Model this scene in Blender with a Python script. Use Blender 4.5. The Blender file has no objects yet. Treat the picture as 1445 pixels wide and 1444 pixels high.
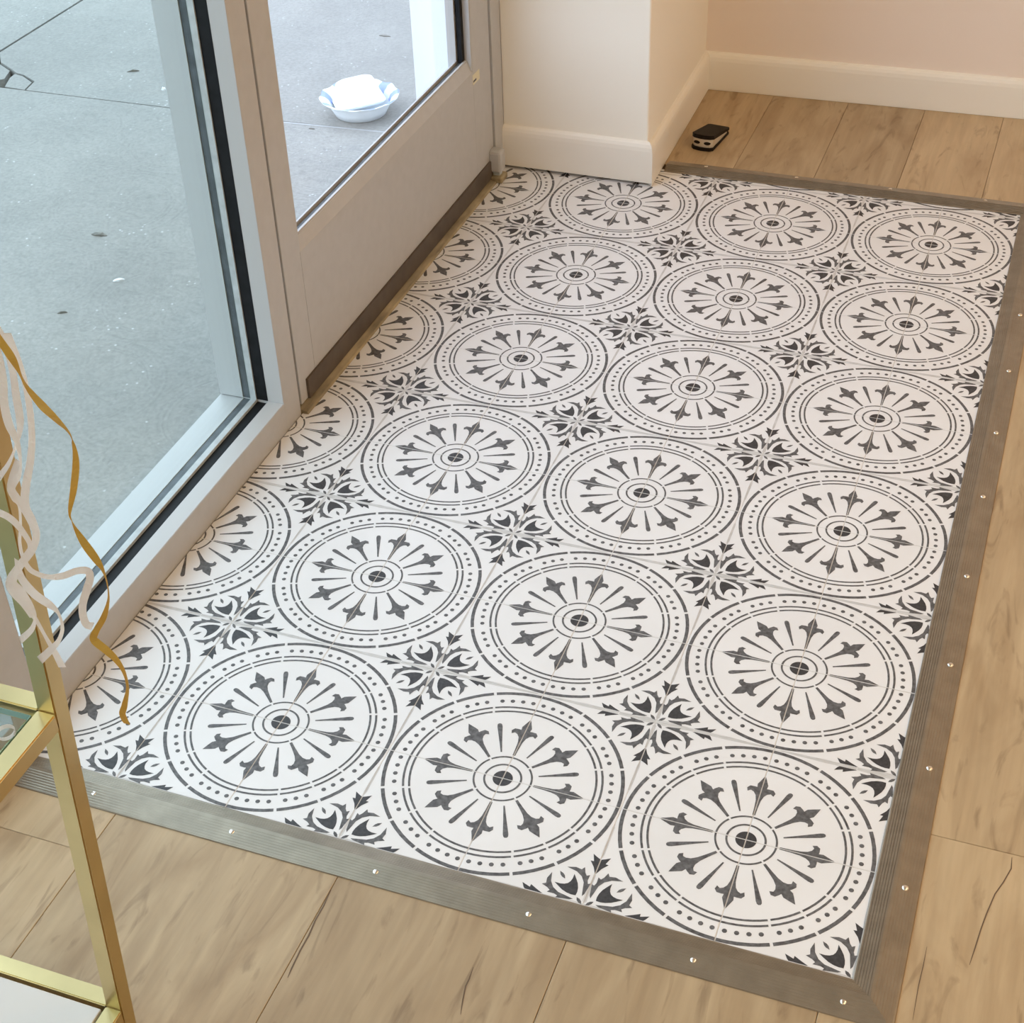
import bpy, bmesh, math, random
from mathutils import Vector, Matrix
random.seed(7)
D = bpy.data; SC = bpy.context.scene; COL = SC.collection

# ------------------------------------------------------------------ camera
FPX = 2178.468
CAM_C = Vector((0.80232, -1.20100, 1.42707))
RM = Matrix(((0.9391029, 0.3422127, -0.0312448), (0.1871809, -0.5856682, -0.7886419), (-0.2881823, 0.7347675, -0.6140584)))
cam_d = D.cameras.new('camera'); cam = D.objects.new('camera', cam_d); COL.objects.link(cam)
cam_d.sensor_fit = 'HORIZONTAL'; cam_d.sensor_width = 36.0; cam_d.lens = FPX / 1445.0 * 36.0
cam_d.clip_start = 0.02; cam_d.clip_end = 200
r, dn, fw = RM[0], RM[1], RM[2]
cam.matrix_world = Matrix(((r[0], -dn[0], -fw[0], CAM_C[0]), (r[1], -dn[1], -fw[1], CAM_C[1]), (r[2], -dn[2], -fw[2], CAM_C[2]), (0, 0, 0, 1)))
SC.camera = cam

# ------------------------------------------------------------------ sky, exposure
w = D.worlds.new('overcast_sky'); SC.world = w; w.use_nodes = True
bg = w.node_tree.nodes['Background']; bg.inputs[0].default_value = (0.745, 0.895, 1.13, 1); bg.inputs[1].default_value = 2.65
vs = SC.view_settings; vs.view_transform = 'Standard'; vs.look = 'None'; vs.gamma = 1.0; vs.use_curve_mapping = False; vs.exposure = 0.33
LAMP_COL = (1.0, 0.69, 0.37); LAMP_W = 15.0

# ------------------------------------------------------------------ pixel to place
def ray(u, v):
    q = Vector(((u - 722.5) / FPX, (v - 722.0) / FPX, 1.0))
    return RM.transposed() @ q
def at_z(u, v, z=0.0):
    d = ray(u, v); return CAM_C + d * ((z - CAM_C.z) / d.z)
def at_x(u, v, x):
    d = ray(u, v); return CAM_C + d * ((x - CAM_C.x) / d.x)

# ------------------------------------------------------------------ materials
def new_mat(name):
    m = D.materials.new(name); m.use_nodes = True
    nt = m.node_tree; return m, nt, nt.nodes['Principled BSDF']
def mat(name, col, rough=0.5, metal=0.0, noise=0.0, nscale=30.0, bump=0.0, bscale=200.0, spec=0.5, stretch=None):
    m, nt, b = new_mat(name)
    b.inputs['Base Color'].default_value = (*col, 1); b.inputs['Roughness'].default_value = rough
    b.inputs['Metallic'].default_value = metal; b.inputs['Specular IOR Level'].default_value = spec
    if noise or bump:
        g = nt.nodes.new('ShaderNodeNewGeometry'); src = g.outputs['Position']
        if stretch:
            mp = nt.nodes.new('ShaderNodeMapping'); mp.inputs['Scale'].default_value = stretch
            nt.links.new(src, mp.inputs['Vector']); src = mp.outputs[0]
    if noise:
        n = nt.nodes.new('ShaderNodeTexNoise'); n.inputs['Scale'].default_value = nscale; n.inputs['Detail'].default_value = 5
        nt.links.new(src, n.inputs['Vector'])
        cr = nt.nodes.new('ShaderNodeValToRGB'); cr.color_ramp.elements[0].position = .3; cr.color_ramp.elements[1].position = .7
        cr.color_ramp.elements[0].color = (*[max(0, c * (1 - noise)) for c in col], 1)
        cr.color_ramp.elements[1].color = (*[min(1, c * (1 + noise)) for c in col], 1)
        nt.links.new(n.outputs[0], cr.inputs[0]); nt.links.new(cr.outputs[0], b.inputs['Base Color'])
    if bump:
        n2 = nt.nodes.new('ShaderNodeTexNoise'); n2.inputs['Scale'].default_value = bscale; n2.inputs['Detail'].default_value = 3
        nt.links.new(src, n2.inputs['Vector'])
        bp = nt.nodes.new('ShaderNodeBump'); bp.inputs['Strength'].default_value = bump; bp.inputs['Distance'].default_value = 0.002
        nt.links.new(n2.outputs[0], bp.inputs['Height']); nt.links.new(bp.outputs[0], b.inputs['Normal'])
    return m
def glass_mat(name, tint, refl=0.05):
    m = D.materials.new(name); m.use_nodes = True; nt = m.node_tree
    nt.nodes.remove(nt.nodes['Principled BSDF']); out = nt.nodes['Material Output']
    t = nt.nodes.new('ShaderNodeBsdfTransparent'); t.inputs[0].default_value = (*tint, 1)
    g = nt.nodes.new('ShaderNodeBsdfGlossy'); g.inputs['Roughness'].default_value = 0.0; g.inputs[0].default_value = (1, 1, 1, 1)
    lw = nt.nodes.new('ShaderNodeLayerWeight'); lw.inputs[0].default_value = 0.5
    pw = nt.nodes.new('ShaderNodeMath'); pw.operation = 'POWER'; pw.inputs[1].default_value = 5.0; nt.links.new(lw.outputs['Facing'], pw.inputs[0])
    ma = nt.nodes.new('ShaderNodeMath'); ma.operation = 'MULTIPLY_ADD'; ma.inputs[1].default_value = 0.35; ma.inputs[2].default_value = refl * .2; nt.links.new(pw.outputs[0], ma.inputs[0])
    mx = nt.nodes.new('ShaderNodeMixShader'); nt.links.new(ma.outputs[0], mx.inputs[0])
    nt.links.new(t.outputs[0], mx.inputs[1]); nt.links.new(g.outputs[0], mx.inputs[2]); nt.links.new(mx.outputs[0], out.inputs[0])
    return m

def ribbon_mat(name, col, metal):
    m = mat(name, col, .42, metal); nt = m.node_tree; b = nt.nodes['Principled BSDF']; out = nt.nodes['Material Output']
    t = nt.nodes.new('ShaderNodeBsdfTranslucent'); t.inputs[0].default_value = (*col, 1)
    mx = nt.nodes.new('ShaderNodeMixShader'); mx.inputs[0].default_value = .55
    nt.links.new(b.outputs[0], mx.inputs[1]); nt.links.new(t.outputs[0], mx.inputs[2]); nt.links.new(mx.outputs[0], out.inputs[0]); return m
def wood_mat():
    m, nt, b = new_mat('oak_vinyl_plank'); N = nt.nodes.new; L = nt.links.new
    g = N('ShaderNodeNewGeometry'); oi = N('ShaderNodeObjectInfo')
    off = N('ShaderNodeVectorMath'); off.operation = 'SCALE'; off.inputs[0].default_value = (13.1, 7.7, 3.3); L(oi.outputs['Random'], off.inputs['Scale'])
    ad = N('ShaderNodeVectorMath'); ad.operation = 'ADD'; L(g.outputs['Position'], ad.inputs[0]); L(off.outputs[0], ad.inputs[1])
    def grain(scale, st, detail, dist):
        mp = N('ShaderNodeMapping'); mp.inputs['Scale'].default_value = st; L(ad.outputs[0], mp.inputs['Vector'])
        n = N('ShaderNodeTexNoise'); n.inputs['Scale'].default_value = scale; n.inputs['Detail'].default_value = detail; n.inputs['Distortion'].default_value = dist
        L(mp.outputs[0], n.inputs['Vector']); return n.outputs[0]
    a = grain(7, (2.0, 0.55, 1), 4, 1.2); c = grain(120, (1.0, 0.06, 1), 3, 0.3); sp = grain(16, (1.6, 0.35, 1), 6, 2.5)
    r1 = N('ShaderNodeValToRGB'); e = r1.color_ramp.elements
    e[0].position = .30; e[0].color = (0.420, 0.295, 0.168, 1); e[1].position = .68; e[1].color = (0.580, 0.440, 0.272, 1)
    L(a, r1.inputs[0])
    m1 = N('ShaderNodeMixRGB'); m1.blend_type = 'MULTIPLY'; m1.inputs[0].default_value = .28; L(r1.outputs[0], m1.inputs[1]); L(c, m1.inputs[2])
    r2 = N('ShaderNodeValToRGB'); r2.color_ramp.elements[0].position = .28; r2.color_ramp.elements[0].color = (.45, .40, .36, 1)
    r2.color_ramp.elements[1].position = .42; r2.color_ramp.elements[1].color = (1, 1, 1, 1); L(sp, r2.inputs[0])
    m2 = N('ShaderNodeMixRGB'); m2.blend_type = 'MULTIPLY'; m2.inputs[0].default_value = .55; L(m1.outputs[0], m2.inputs[1]); L(r2.outputs[0], m2.inputs[2])
    hs = N('ShaderNodeHueSaturation'); mr = N('ShaderNodeMapRange'); mr.inputs['To Min'].default_value = .90; mr.inputs['To Max'].default_value = 1.12
    L(oi.outputs['Random'], mr.inputs['Value']); L(mr.outputs[0], hs.inputs['Value']); L(m2.outputs[0], hs.inputs['Color'])
    L(hs.outputs[0], b.inputs['Base Color']); b.inputs['Roughness'].default_value = .48
    bp = N('ShaderNodeBump'); bp.inputs['Strength'].default_value = .15; bp.inputs['Distance'].default_value = .001; L(c, bp.inputs['Height']); L(bp.outputs[0], b.inputs['Normal'])
    return m
def concrete_mat():
    m, nt, b = new_mat('sidewalk_concrete'); N = nt.nodes.new; L = nt.links.new
    g = N('ShaderNodeNewGeometry'); P = g.outputs['Position']
    n1 = N('ShaderNodeTexNoise'); n1.inputs['Scale'].default_value = 2.2; n1.inputs['Detail'].default_value = 8; n1.inputs['Roughness'].default_value = .62; L(P, n1.inputs['Vector'])
    r1 = N('ShaderNodeValToRGB'); e = r1.color_ramp.elements; e[0].position = .3; e[0].color = (.240, .236, .222, 1); e[1].position = .72; e[1].color = (.332, .324, .302, 1); L(n1.outputs[0], r1.inputs[0])
    v = N('ShaderNodeTexVoronoi'); v.inputs['Scale'].default_value = 55; v.inputs['Randomness'].default_value = 1; L(P, v.inputs['Vector'])
    r2 = N('ShaderNodeValToRGB'); e = r2.color_ramp.elements; e[0].position = .10; e[0].color = (1, 1, 1, 1); e[1].position = .16; e[1].color = (0, 0, 0, 1); L(v.outputs['Distance'], r2.inputs[0])
    n3 = N('ShaderNodeTexNoise'); n3.inputs['Scale'].default_value = 9; L(P, n3.inputs['Vector'])
    r3 = N('ShaderNodeValToRGB'); r3.color_ramp.elements[0].position = .52; r3.color_ramp.elements[1].position = .6; L(n3.outputs[0], r3.inputs[0])
    mu = N('ShaderNodeMath'); mu.operation = 'MULTIPLY'; L(r2.outputs[0], mu.inputs[0]); L(r3.outputs[0], mu.inputs[1])
    mx = N('ShaderNodeMixRGB'); L(mu.outputs[0], mx.inputs[0]); L(r1.outputs[0], mx.inputs[1]); mx.inputs[2].default_value = (.50, .50, .49, 1)
    n4 = N('ShaderNodeTexNoise'); n4.inputs['Scale'].default_value = 140; n4.inputs['Detail'].default_value = 3; L(P, n4.inputs['Vector'])
    m4 = N('ShaderNodeMixRGB'); m4.blend_type = 'OVERLAY'; m4.inputs[0].default_value = .28; L(mx.outputs[0], m4.inputs[1]); L(n4.outputs[0], m4.inputs[2])
    L(m4.outputs[0], b.inputs['Base Color']); b.inputs['Roughness'].default_value = .9
    bp = N('ShaderNodeBump'); bp.inputs['Strength'].default_value = .4; bp.inputs['Distance'].default_value = .003; L(n4.outputs[0], bp.inputs['Height']); L(bp.outputs[0], b.inputs['Normal'])
    return m
def bowl_mat():
    m, nt, b = new_mat('paper_bowl_print'); N = nt.nodes.new; L = nt.links.new
    tc = N('ShaderNodeTexCoord'); gr = N('ShaderNodeTexGradient'); gr.gradient_type = 'RADIAL'; L(tc.outputs['Object'], gr.inputs[0])
    ml = N('ShaderNodeMath'); ml.operation = 'MULTIPLY'; ml.inputs[1].default_value = 2 * math.pi * 9; L(gr.outputs[0], ml.inputs[0])
    sn = N('ShaderNodeMath'); sn.operation = 'SINE'; L(ml.outputs[0], sn.inputs[0])
    nz = N('ShaderNodeTexNoise'); nz.inputs['Scale'].default_value = 60; L(tc.outputs['Object'], nz.inputs['Vector'])
    ad = N('ShaderNodeMath'); ad.operation = 'ADD'; L(sn.outputs[0], ad.inputs[0]); L(nz.outputs[0], ad.inputs[1])
    cr = N('ShaderNodeValToRGB'); e = cr.color_ramp.elements; e[0].position = .72; e[0].color = (.80, .85, .88, 1); e[1].position = .86; e[1].color = (.30, .38, .74, 1); L(ad.outputs[0], cr.inputs[0])
    sx = N('ShaderNodeSeparateXYZ'); L(tc.outputs['Object'], sx.inputs[0])
    ra = N('ShaderNodeValToRGB'); e = ra.color_ramp.elements; e[0].position = .40; e[0].color = (0, 0, 0, 1); e[1].position = .46; e[1].color = (1, 1, 1, 1)
    mz = N('ShaderNodeMath'); mz.operation = 'MULTIPLY'; mz.inputs[1].default_value = 20; L(sx.outputs[2], mz.inputs[0]); L(mz.outputs[0], ra.inputs[0])
    mx = N('ShaderNodeMixRGB'); L(ra.outputs[0], mx.inputs[0]); mx.inputs[1].default_value = (.80, .85, .87, 1); L(cr.outputs[0], mx.inputs[2])
    L(mx.outputs[0], b.inputs['Base Color']); b.inputs['Roughness'].default_value = .6
    return m

M = dict(
    tile=mat('white_tile', (.79, .795, .82), .38, noise=.03, nscale=9),
    ink=mat('charcoal_print', (.105, .105, .112), .5, noise=.5, nscale=160),
    ink_dark=mat('black_print', (.040, .040, .045), .5, noise=.4, nscale=220),
    ink_grey=mat('grey_print', (.60, .60, .61), .45, noise=.10, nscale=60),
    grain=mat('dark_wood_grain', (.13, .085, .05), .7),
    grout=mat('grey_grout', (.66, .65, .65), .8, noise=.12, nscale=80),
    plank=wood_mat(), subfloor=mat('brown_subfloor', (.30, .22, .14), .9),
    bronze=mat('bronze_metal_trim', (.29, .25, .195), .30, metal=.6, noise=.12, nscale=40, bump=.1, bscale=500),
    screw=mat('nickel_screw', (.85, .82, .76), .2, metal=1),
    wall=mat('cream_wall_paint', (.90, .875, .81), .75, bump=.04, bscale=300),
    wall_pink=mat('pink_wall_paint', (.85, .755, .69), .75, bump=.04, bscale=300),
    base=mat('cream_gloss_paint', (.87, .85, .80), .35),
    ceil=mat('ceiling_paint', (.80, .77, .72), .9),
    alu=mat('grey_painted_aluminium', (.48, .485, .49), .42, noise=.03, nscale=50),
    alu_white=mat('white_aluminium_stop', (.48, .485, .49), .42),
    alu_grey=mat('brushed_stop', (.44, .49, .51), .45, noise=.12, nscale=60),
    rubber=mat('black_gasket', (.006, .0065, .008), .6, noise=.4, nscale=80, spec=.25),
    gasket=mat('grey_gasket', (.075, .085, .095), .5, noise=.35, nscale=40),
    sweep=mat('brown_door_sweep', (.085, .066, .05), .55, noise=.22, nscale=30),
    thresh=mat('worn_brass_threshold', (.36, .30, .19), .5, metal=.3, noise=.4, nscale=55, stretch=(1, .25, 1)),
    soil=mat('joint_soil', (.20, .18, .15), .95, noise=.3, nscale=60),
    win_glass=glass_mat('window_glass', (.875, .91, .865)),
    door_glass=glass_mat('door_glass', (.99, .98, .955)),
    concrete=concrete_mat(),
    ext_white=mat('white_exterior_paint', (.82, .84, .88), .7),
    ext_mid=mat('pale_joint_mortar', (.42, .42, .42), .8),
    ext_grey=mat('pale_exterior_stone', (.82, .84, .88), .7),
    brass=mat('polished_brass', (.60, .47, .235), .33, metal=1, noise=.06, nscale=20),
    shelf_glass=glass_mat('shelf_glass', (.84, .91, .89)),
    glass_edge=mat('green_glass_edge', (.30, .42, .38), .15),
    board=mat('white_shelf_board', (.66, .645, .63), .5),
    gold_rib=ribbon_mat('gold_ribbon', (.74, .49, .11), .05),
    white_rib=ribbon_mat('ivory_ribbon', (1.0, .96, .92), 0),
    bowl=bowl_mat(), foam=mat('white_foam', (.86, .90, .92), .6),
    rub2=mat('black_rubber', (.010, .007, .006), .6, spec=.2), chrome=mat('brushed_chrome', (.72, .68, .60), .3, metal=.45),
    sticker=mat('cream_sticker', (.72, .68, .50), .5), leaf=mat('dry_leaf', (.16, .15, .13), .8, noise=.3, nscale=90),
    pebble=mat('white_pebble', (.85, .86, .86), .7), lamp=mat('lamp_housing', (.8, .8, .8), .5),
)

# ------------------------------------------------------------------ mesh helpers
def tag(o, label, cat, group=None, kind=None):
    o['label'] = label
    if cat: o['category'] = cat
    if group: o['group'] = group
    if kind: o['kind'] = kind
    return o
def empty(name, loc=(0, 0, 0)):
    o = D.objects.new(name, None); o.empty_display_size = .05; o.location = loc; COL.objects.link(o); return o
def link(name, me, mats, parent=None, loc=None):
    if not isinstance(mats, (list, tuple)): mats = [mats]
    if len(me.materials) == 0:
        for m in mats: me.materials.append(m)
    o = D.objects.new(name, me); COL.objects.link(o)
    if loc is not None: o.location = loc
    if parent is not None:
        o.parent = parent
        pm = Matrix.LocRotScale(parent.location, parent.rotation_euler, parent.scale)
        if parent.parent is not None: pm = Matrix.Translation(parent.parent.location) @ parent.matrix_parent_inverse @ pm
        o.matrix_parent_inverse = pm.inverted()
    return o
def to_obj(name, bm, mats, parent=None, smooth=False, loc=None):
    bm.normal_update(); me = D.meshes.new(name); bm.to_mesh(me); bm.free()
    if smooth:
        for p in me.polygons: p.use_smooth = True
    return link(name, me, mats, parent, loc)
def bm_box(bm, x0, x1, y0, y1, z0, z1, bevel=0.0):
    vs_ = [bm.verts.new(p) for p in ((x0, y0, z0), (x1, y0, z0), (x1, y1, z0), (x0, y1, z0), (x0, y0, z1), (x1, y0, z1), (x1, y1, z1), (x0, y1, z1))]
    fs = [bm.faces.new([vs_[i] for i in f]) for f in ((3, 2, 1, 0), (4, 5, 6, 7), (0, 1, 5, 4), (1, 2, 6, 5), (2, 3, 7, 6), (3, 0, 4, 7))]
    if bevel:
        es = list({e for f in fs for e in f.edges})
        bmesh.ops.bevel(bm, geom=es, offset=bevel, segments=2, affect='EDGES', profile=.5)
def box(name, x0, x1, y0, y1, z0, z1, m, parent=None, bevel=0.0):
    bm = bmesh.new(); bm_box(bm, x0, x1, y0, y1, z0, z1, bevel); return to_obj(name, bm, m, parent)
def prism(name, pts, z0, z1, m, parent=None):
    bm = bmesh.new(); a = [bm.verts.new((p[0], p[1], z0)) for p in pts]; b = [bm.verts.new((p[0], p[1], z1)) for p in pts]
    n = len(pts); bm.faces.new(b); bm.faces.new(a[::-1])
    for i in range(n): bm.faces.new((a[i], a[(i + 1) % n], b[(i + 1) % n], b[i]))
    bmesh.ops.recalc_face_normals(bm, faces=bm.faces); return to_obj(name, bm, m, parent)
def loft(name, rings, m, parent=None, closed=True, cap=True, smooth=False):
    """rings: list of lists of points, same count"""
    bm = bmesh.new(); R = [[bm.verts.new(p) for p in q] for q in rings]; n = len(rings[0])
    for a, b in zip(R[:-1], R[1:]):
        for i in range(n if closed else n - 1): bm.faces.new((a[i], a[(i + 1) % n], b[(i + 1) % n], b[i]))
    if cap and closed: bm.faces.new(R[0][::-1]); bm.faces.new(R[-1])
    bmesh.ops.recalc_face_normals(bm, faces=bm.faces); return to_obj(name, bm, m, parent, smooth)
def cyl_rings(cx, cy, prof, n=20):
    return [[(cx + r_ * math.cos(2 * math.pi * k / n), cy + r_ * math.sin(2 * math.pi * k / n), z) for k in range(n)] for r_, z in prof]
def bar(name, a, b, w_, m, parent):
    """square tube between a and b (centre line), axis aligned section for vertical-ish, bevelled"""
    a = Vector(a); b = Vector(b); d = (b - a)
    bm = bmesh.new(); h = w_ / 2
    if abs(d.z) > max(abs(d.x), abs(d.y)): o = [(-h, -h, 0), (h, -h, 0), (h, h, 0), (-h, h, 0)]
    elif abs(d.x) > abs(d.y): o = [(0, -h, -h), (0, h, -h), (0, h, h), (0, -h, h)]
    else: o = [(-h, 0, -h), (h, 0, -h), (h, 0, h), (-h, 0, h)]
    A = [bm.verts.new(a + Vector(p)) for p in o]; B = [bm.verts.new(b + Vector(p)) for p in o]
    bm.faces.new(A[::-1]); bm.faces.new(B)
    for i in range(4): bm.faces.new((A[i], A[(i + 1) % 4], B[(i + 1) % 4], B[i]))
    bmesh.ops.recalc_face_normals(bm, faces=bm.faces)
    bmesh.ops.bevel(bm, geom=list(bm.edges), offset=.0012, segments=2, affect='EDGES')
    return to_obj(name, bm, m, parent)

# ================================================================== FLOOR: wood planks
P = 0.305; H = P / 2
FX0, FX1, FY0, FY1 = -0.2875, P * 2.5, -H, 1.697      # tiled field
RX, RY = 3.2, -3.5
floor = box('floor', -0.40, RX, RY, 2.35, -0.06, -0.0075, M['subfloor'])
tag(floor, 'light oak plank floor around the tiled entry', 'floor', kind='structure')
def planks(xs, y0, y1, cuts):
    for i in range(len(xs) - 1):
        ys = [y0] + sorted(c for c in cuts[i % len(cuts)] if y0 < c < y1) + [y1]
        for a, b in zip(ys[:-1], ys[1:]):
            g = .0003
            bm = bmesh.new(); bm_box(bm, xs[i] + g, xs[i + 1] - g, a + g, b - g, -.0075, 0.0)
            top = [e for e in bm.edges if all(v.co.z > -.001 for v in e.verts)]
            bmesh.ops.bevel(bm, geom=top, offset=.0006, segments=1, affect='EDGES')
            to_obj('plank', bm, M['plank'], floor)
planks([-.288, -.122, .176, .455, .735, .790], RY, -.172, [(-.265, -1.5, -2.7), (-.95, -2.2), (-1.35, -2.6), (-.75, -2.0), (-.75, -2.0)])
planks([.790, 1.075, 1.36, 1.65, 1.94, 2.23, 2.52, 2.81, RX], RY, 2.30, [(-2.4, -1.15, .077, 1.30), (-1.7, -.45, .8, 1.9), (-2.3, -1.0, .3, 1.5)])
planks([.0, .174, .342, .510, .678, .790], 1.722, 2.20, [()])

def grain_line(pts, w0):
    q = [at_z(u, v, .00025) for u, v in pts]; bm = bmesh.new(); A = []; B = []
    for i, p in enumerate(q):
        t = (q[min(i + 1, len(q) - 1)] - q[max(i - 1, 0)]).normalized(); n_ = Vector((-t.y, t.x, 0)) * (w0 / 2 * (.35 if i in (0, len(q) - 1) else 1))
        A.append(bm.verts.new(p + n_)); B.append(bm.verts.new(p - n_))
    for i in range(len(q) - 1): bm.faces.new((A[i], B[i], B[i + 1], A[i + 1]))
    bmesh.ops.recalc_face_normals(bm, faces=bm.faces); to_obj('grain_line', bm, M['grain'], floor)
grain_line([(1428, 1210), (1427, 1226), (1416, 1245), (1404, 1262), (1392, 1290), (1384, 1312), (1376, 1338), (1368, 1362)], .0014)
grain_line([(1308, 1336), (1303, 1362), (1296, 1392), (1288, 1440)], .0010)
grain_line([(668, 1365), (662, 1382), (657, 1392), (653, 1412), (650, 1432)], .0016)
grain_line([(467, 1256), (457, 1278), (445, 1299), (436, 1320), (424, 1341), (411, 1368), (406, 1380)], .0018)
# ================================================================== FLOOR: printed tiles
tfloor = box('floor_tiled', FX0, FX1 - .0005, FY0 + .0005, FY1, -.0075, -.0005, M['grout'])
tag(tfloor, 'white entry floor of patterned tiles with charcoal wheel medallions', 'tile floor', kind='structure')
G = .0045    # half joint in tile units
def pol(r_, a): return (r_ * math.cos(a), r_ * math.sin(a))
def pattern():
    """list of (polygon in unit tile coords, material slot); medallion centre (0,0), ornament centre (1,1)"""
    out = []; rad = math.radians
    def arc(r0, r1, a0, a1, s):
        n = max(2, int(abs(a1 - a0) / rad(4)))
        o = [pol(r1, a0 + (a1 - a0) * k / n) for k in range(n + 1)]; i = [pol(r0, a1 + (a0 - a1) * k / n) for k in range(n + 1)]
        out.append((o + i, s))
    def ring(rc, t, gaps, s=1, gw=.011):
        e = math.asin(G / rc); cuts = [e]
        for g in gaps: cuts += [rad(g) - gw / rc, rad(g) + gw / rc]
        cuts.append(math.pi / 2 - e)
        for k in range(0, len(cuts), 2): arc(rc - t / 2, rc + t / 2, cuts[k], cuts[k + 1], s)
    ring(.970, .031, (24, 45, 66), gw=.012); ring(.806, .0185, (25, 44.5, 64.5), gw=.010); ring(.757, .0180, (25.5, 44.5, 64), gw=.010)
    ring(.236, .016, (45,), gw=.008); ring(.150, .017, ())
    q = [(G, G)] + [pol(.082, rad(3.2) + (math.pi / 2 - rad(6.4)) * k / 8) for k in range(9)]; out.append((q, 2))
    for a in (3, 8.8, 14.6, 20.4, 29, 34.6, 40.2, 49.8, 55.4, 61, 69.6, 75.4, 81.2, 87):
        c = pol(.878, rad(a)); out.append(([(c[0] + 0.0200 * math.cos(t * math.pi / 4), c[1] + 0.0200 * math.sin(t * math.pi / 4)) for t in range(8)], 1))
    fl = [(.262, .011), (.34, .014), (.42, .020), (.470, .033), (.500, .055), (.512, .080), (.494, .104), (.528, .114), (.556, .094), (.558, .058), (.556, .038), (.590, .043), (.630, .026), (.685, .0)]
    def place(pts, a): return [(s * math.cos(a) - t * math.sin(a), s * math.sin(a) + t * math.cos(a)) for s, t in pts]
    full = fl + [(s, -t) for s, t in fl[-2::-1]]
    out.append((place(full[::-1], rad(45)), 1))
    half = [(s, max(t, G)) for s, t in fl[:-1]] + [(.683, G), (.262, G)]
    out.append((place(half[::-1], 0), 1)); out.append(([(y, x) for x, y in half], 1))
    td = [(.290, .006), (.40, .011), (.50, .017), (.58, .022), (.605, .019), (.617, .009)]
    td = td + [(s, -t) for s, t in td[::-1]]
    for a in (22.5, 67.5): out.append((place(td[::-1], rad(a)), 1))
    # corner ornament, coords (a, b) measured from the ornament centre towards the medallion
    orn = []
    s2 = math.sqrt(.5)
    def diag(pts): return [((d - e) * s2, (d + e) * s2) for d, e in pts]
    def sym(h_): return h_ + [(d, -e) for d, e in h_[::-1] if e != 0]
    orn.append((diag(sym([(.022, 0), (.045, .0125), (.070, .0125), (.094, 0)])), 1))
    orn.append((diag(sym([(.112, 0), (.135, .026), (.165, .048), (.205, .066), (.245, .075), (.295, .084), (.262, .052), (.246, .026), (.240, 0)])), 2))
    orn.append((diag(sym([(.286, 0), (.315, .0125), (.338, .0125), (.370, 0)])), 1))
    leaf = [(.033, .088), (.046, .15), (.058, .213), (.089, .262), (.139, .296), (.222, .315), (.157, .334), (.110, .326), (.093, .354), (.074, .304), (.056, .280), (.033, .294), (.035, .238), (.025, .210), (.004, .218), (.015, .150), (.020, .112)]
    orn.append((leaf, 1)); orn.append(([(b, a + .010) for a, b in leaf], 1))
    def arrow(o): return [(o, .318), (o + .026, .375), (.072, .428), (.046, .430), (.070, .497), (.030, .474), (o, .462)]
    orn.append((arrow(G), 2)); orn.append(([(b, a) for a, b in arrow(.018)], 2))
    # pale grey bands printed along the rows of ornaments
    orn.append(([(G, G), (G, .026), (.10, .030), (.32, .016), (.32, G)], 3)); orn.append(([(.33, G), (.33, .016), (.60, .020), (.95, .008), (.95, G)], 3))
    orn.append(([(G, .032), (.016, .05), (.012, .20), (.009, .31), (G, .31)], 3)); orn.append(([(G, .47), (.013, .52), (.010, .80), (G, .80)], 3))
    for pts, s in orn: out.append(([(1 - a, 1 - b) for a, b in pts], s))
    return out
PAT = pattern()
def tile_bm(sx, sy):
    bm = bmesh.new(); flip = sx * sy < 0
    g = G * H; b = .0005
    def v(x, y, z): return bm.verts.new((sx * x, sy * y, z))
    lo, hi = g, H - g
    r0 = [v(x, y, -.004) for x, y in ((lo, lo), (hi, lo), (hi, hi), (lo, hi))]
    r1 = [v(x, y, -.0004) for x, y in ((lo, lo), (hi, lo), (hi, hi), (lo, hi))]
    r2 = [v(x, y, 0) for x, y in ((lo + b, lo + b), (hi - b, lo + b), (hi - b, hi - b), (lo + b, hi - b))]
    def f(vs_, s=0):
        fc = bm.faces.new(vs_[::-1] if flip else vs_); fc.material_index = s
    for a, c in ((r0, r1), (r1, r2)):
        for i in range(4): f([a[i], a[(i + 1) % 4], c[(i + 1) % 4], c[i]])
    f(r2)
    for k, (pts, s) in enumerate(PAT):
        ar = sum(pts[i][0] * pts[(i + 1) % len(pts)][1] - pts[(i + 1) % len(pts)][0] * pts[i][1] for i in range(len(pts)))
        q = pts if ar > 0 else pts[::-1]
        z = .00010 if s == 3 else .00016
        f([v(min(max(x, G), 1 - G) * H, min(max(y, G), 1 - G) * H, z) for x, y in q], s)
    return bm
TM = [M['tile'], M['ink'], M['ink_dark'], M['ink_grey']]
TILE_ME = {}
for sx in (1, -1):
    for sy in (1, -1):
        bm = tile_bm(sx, sy); bm.normal_update(); me = D.meshes.new('tile'); bm.to_mesh(me); bm.free()
        for m in TM: me.materials.append(m)
        TILE_ME[sx, sy] = me
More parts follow.
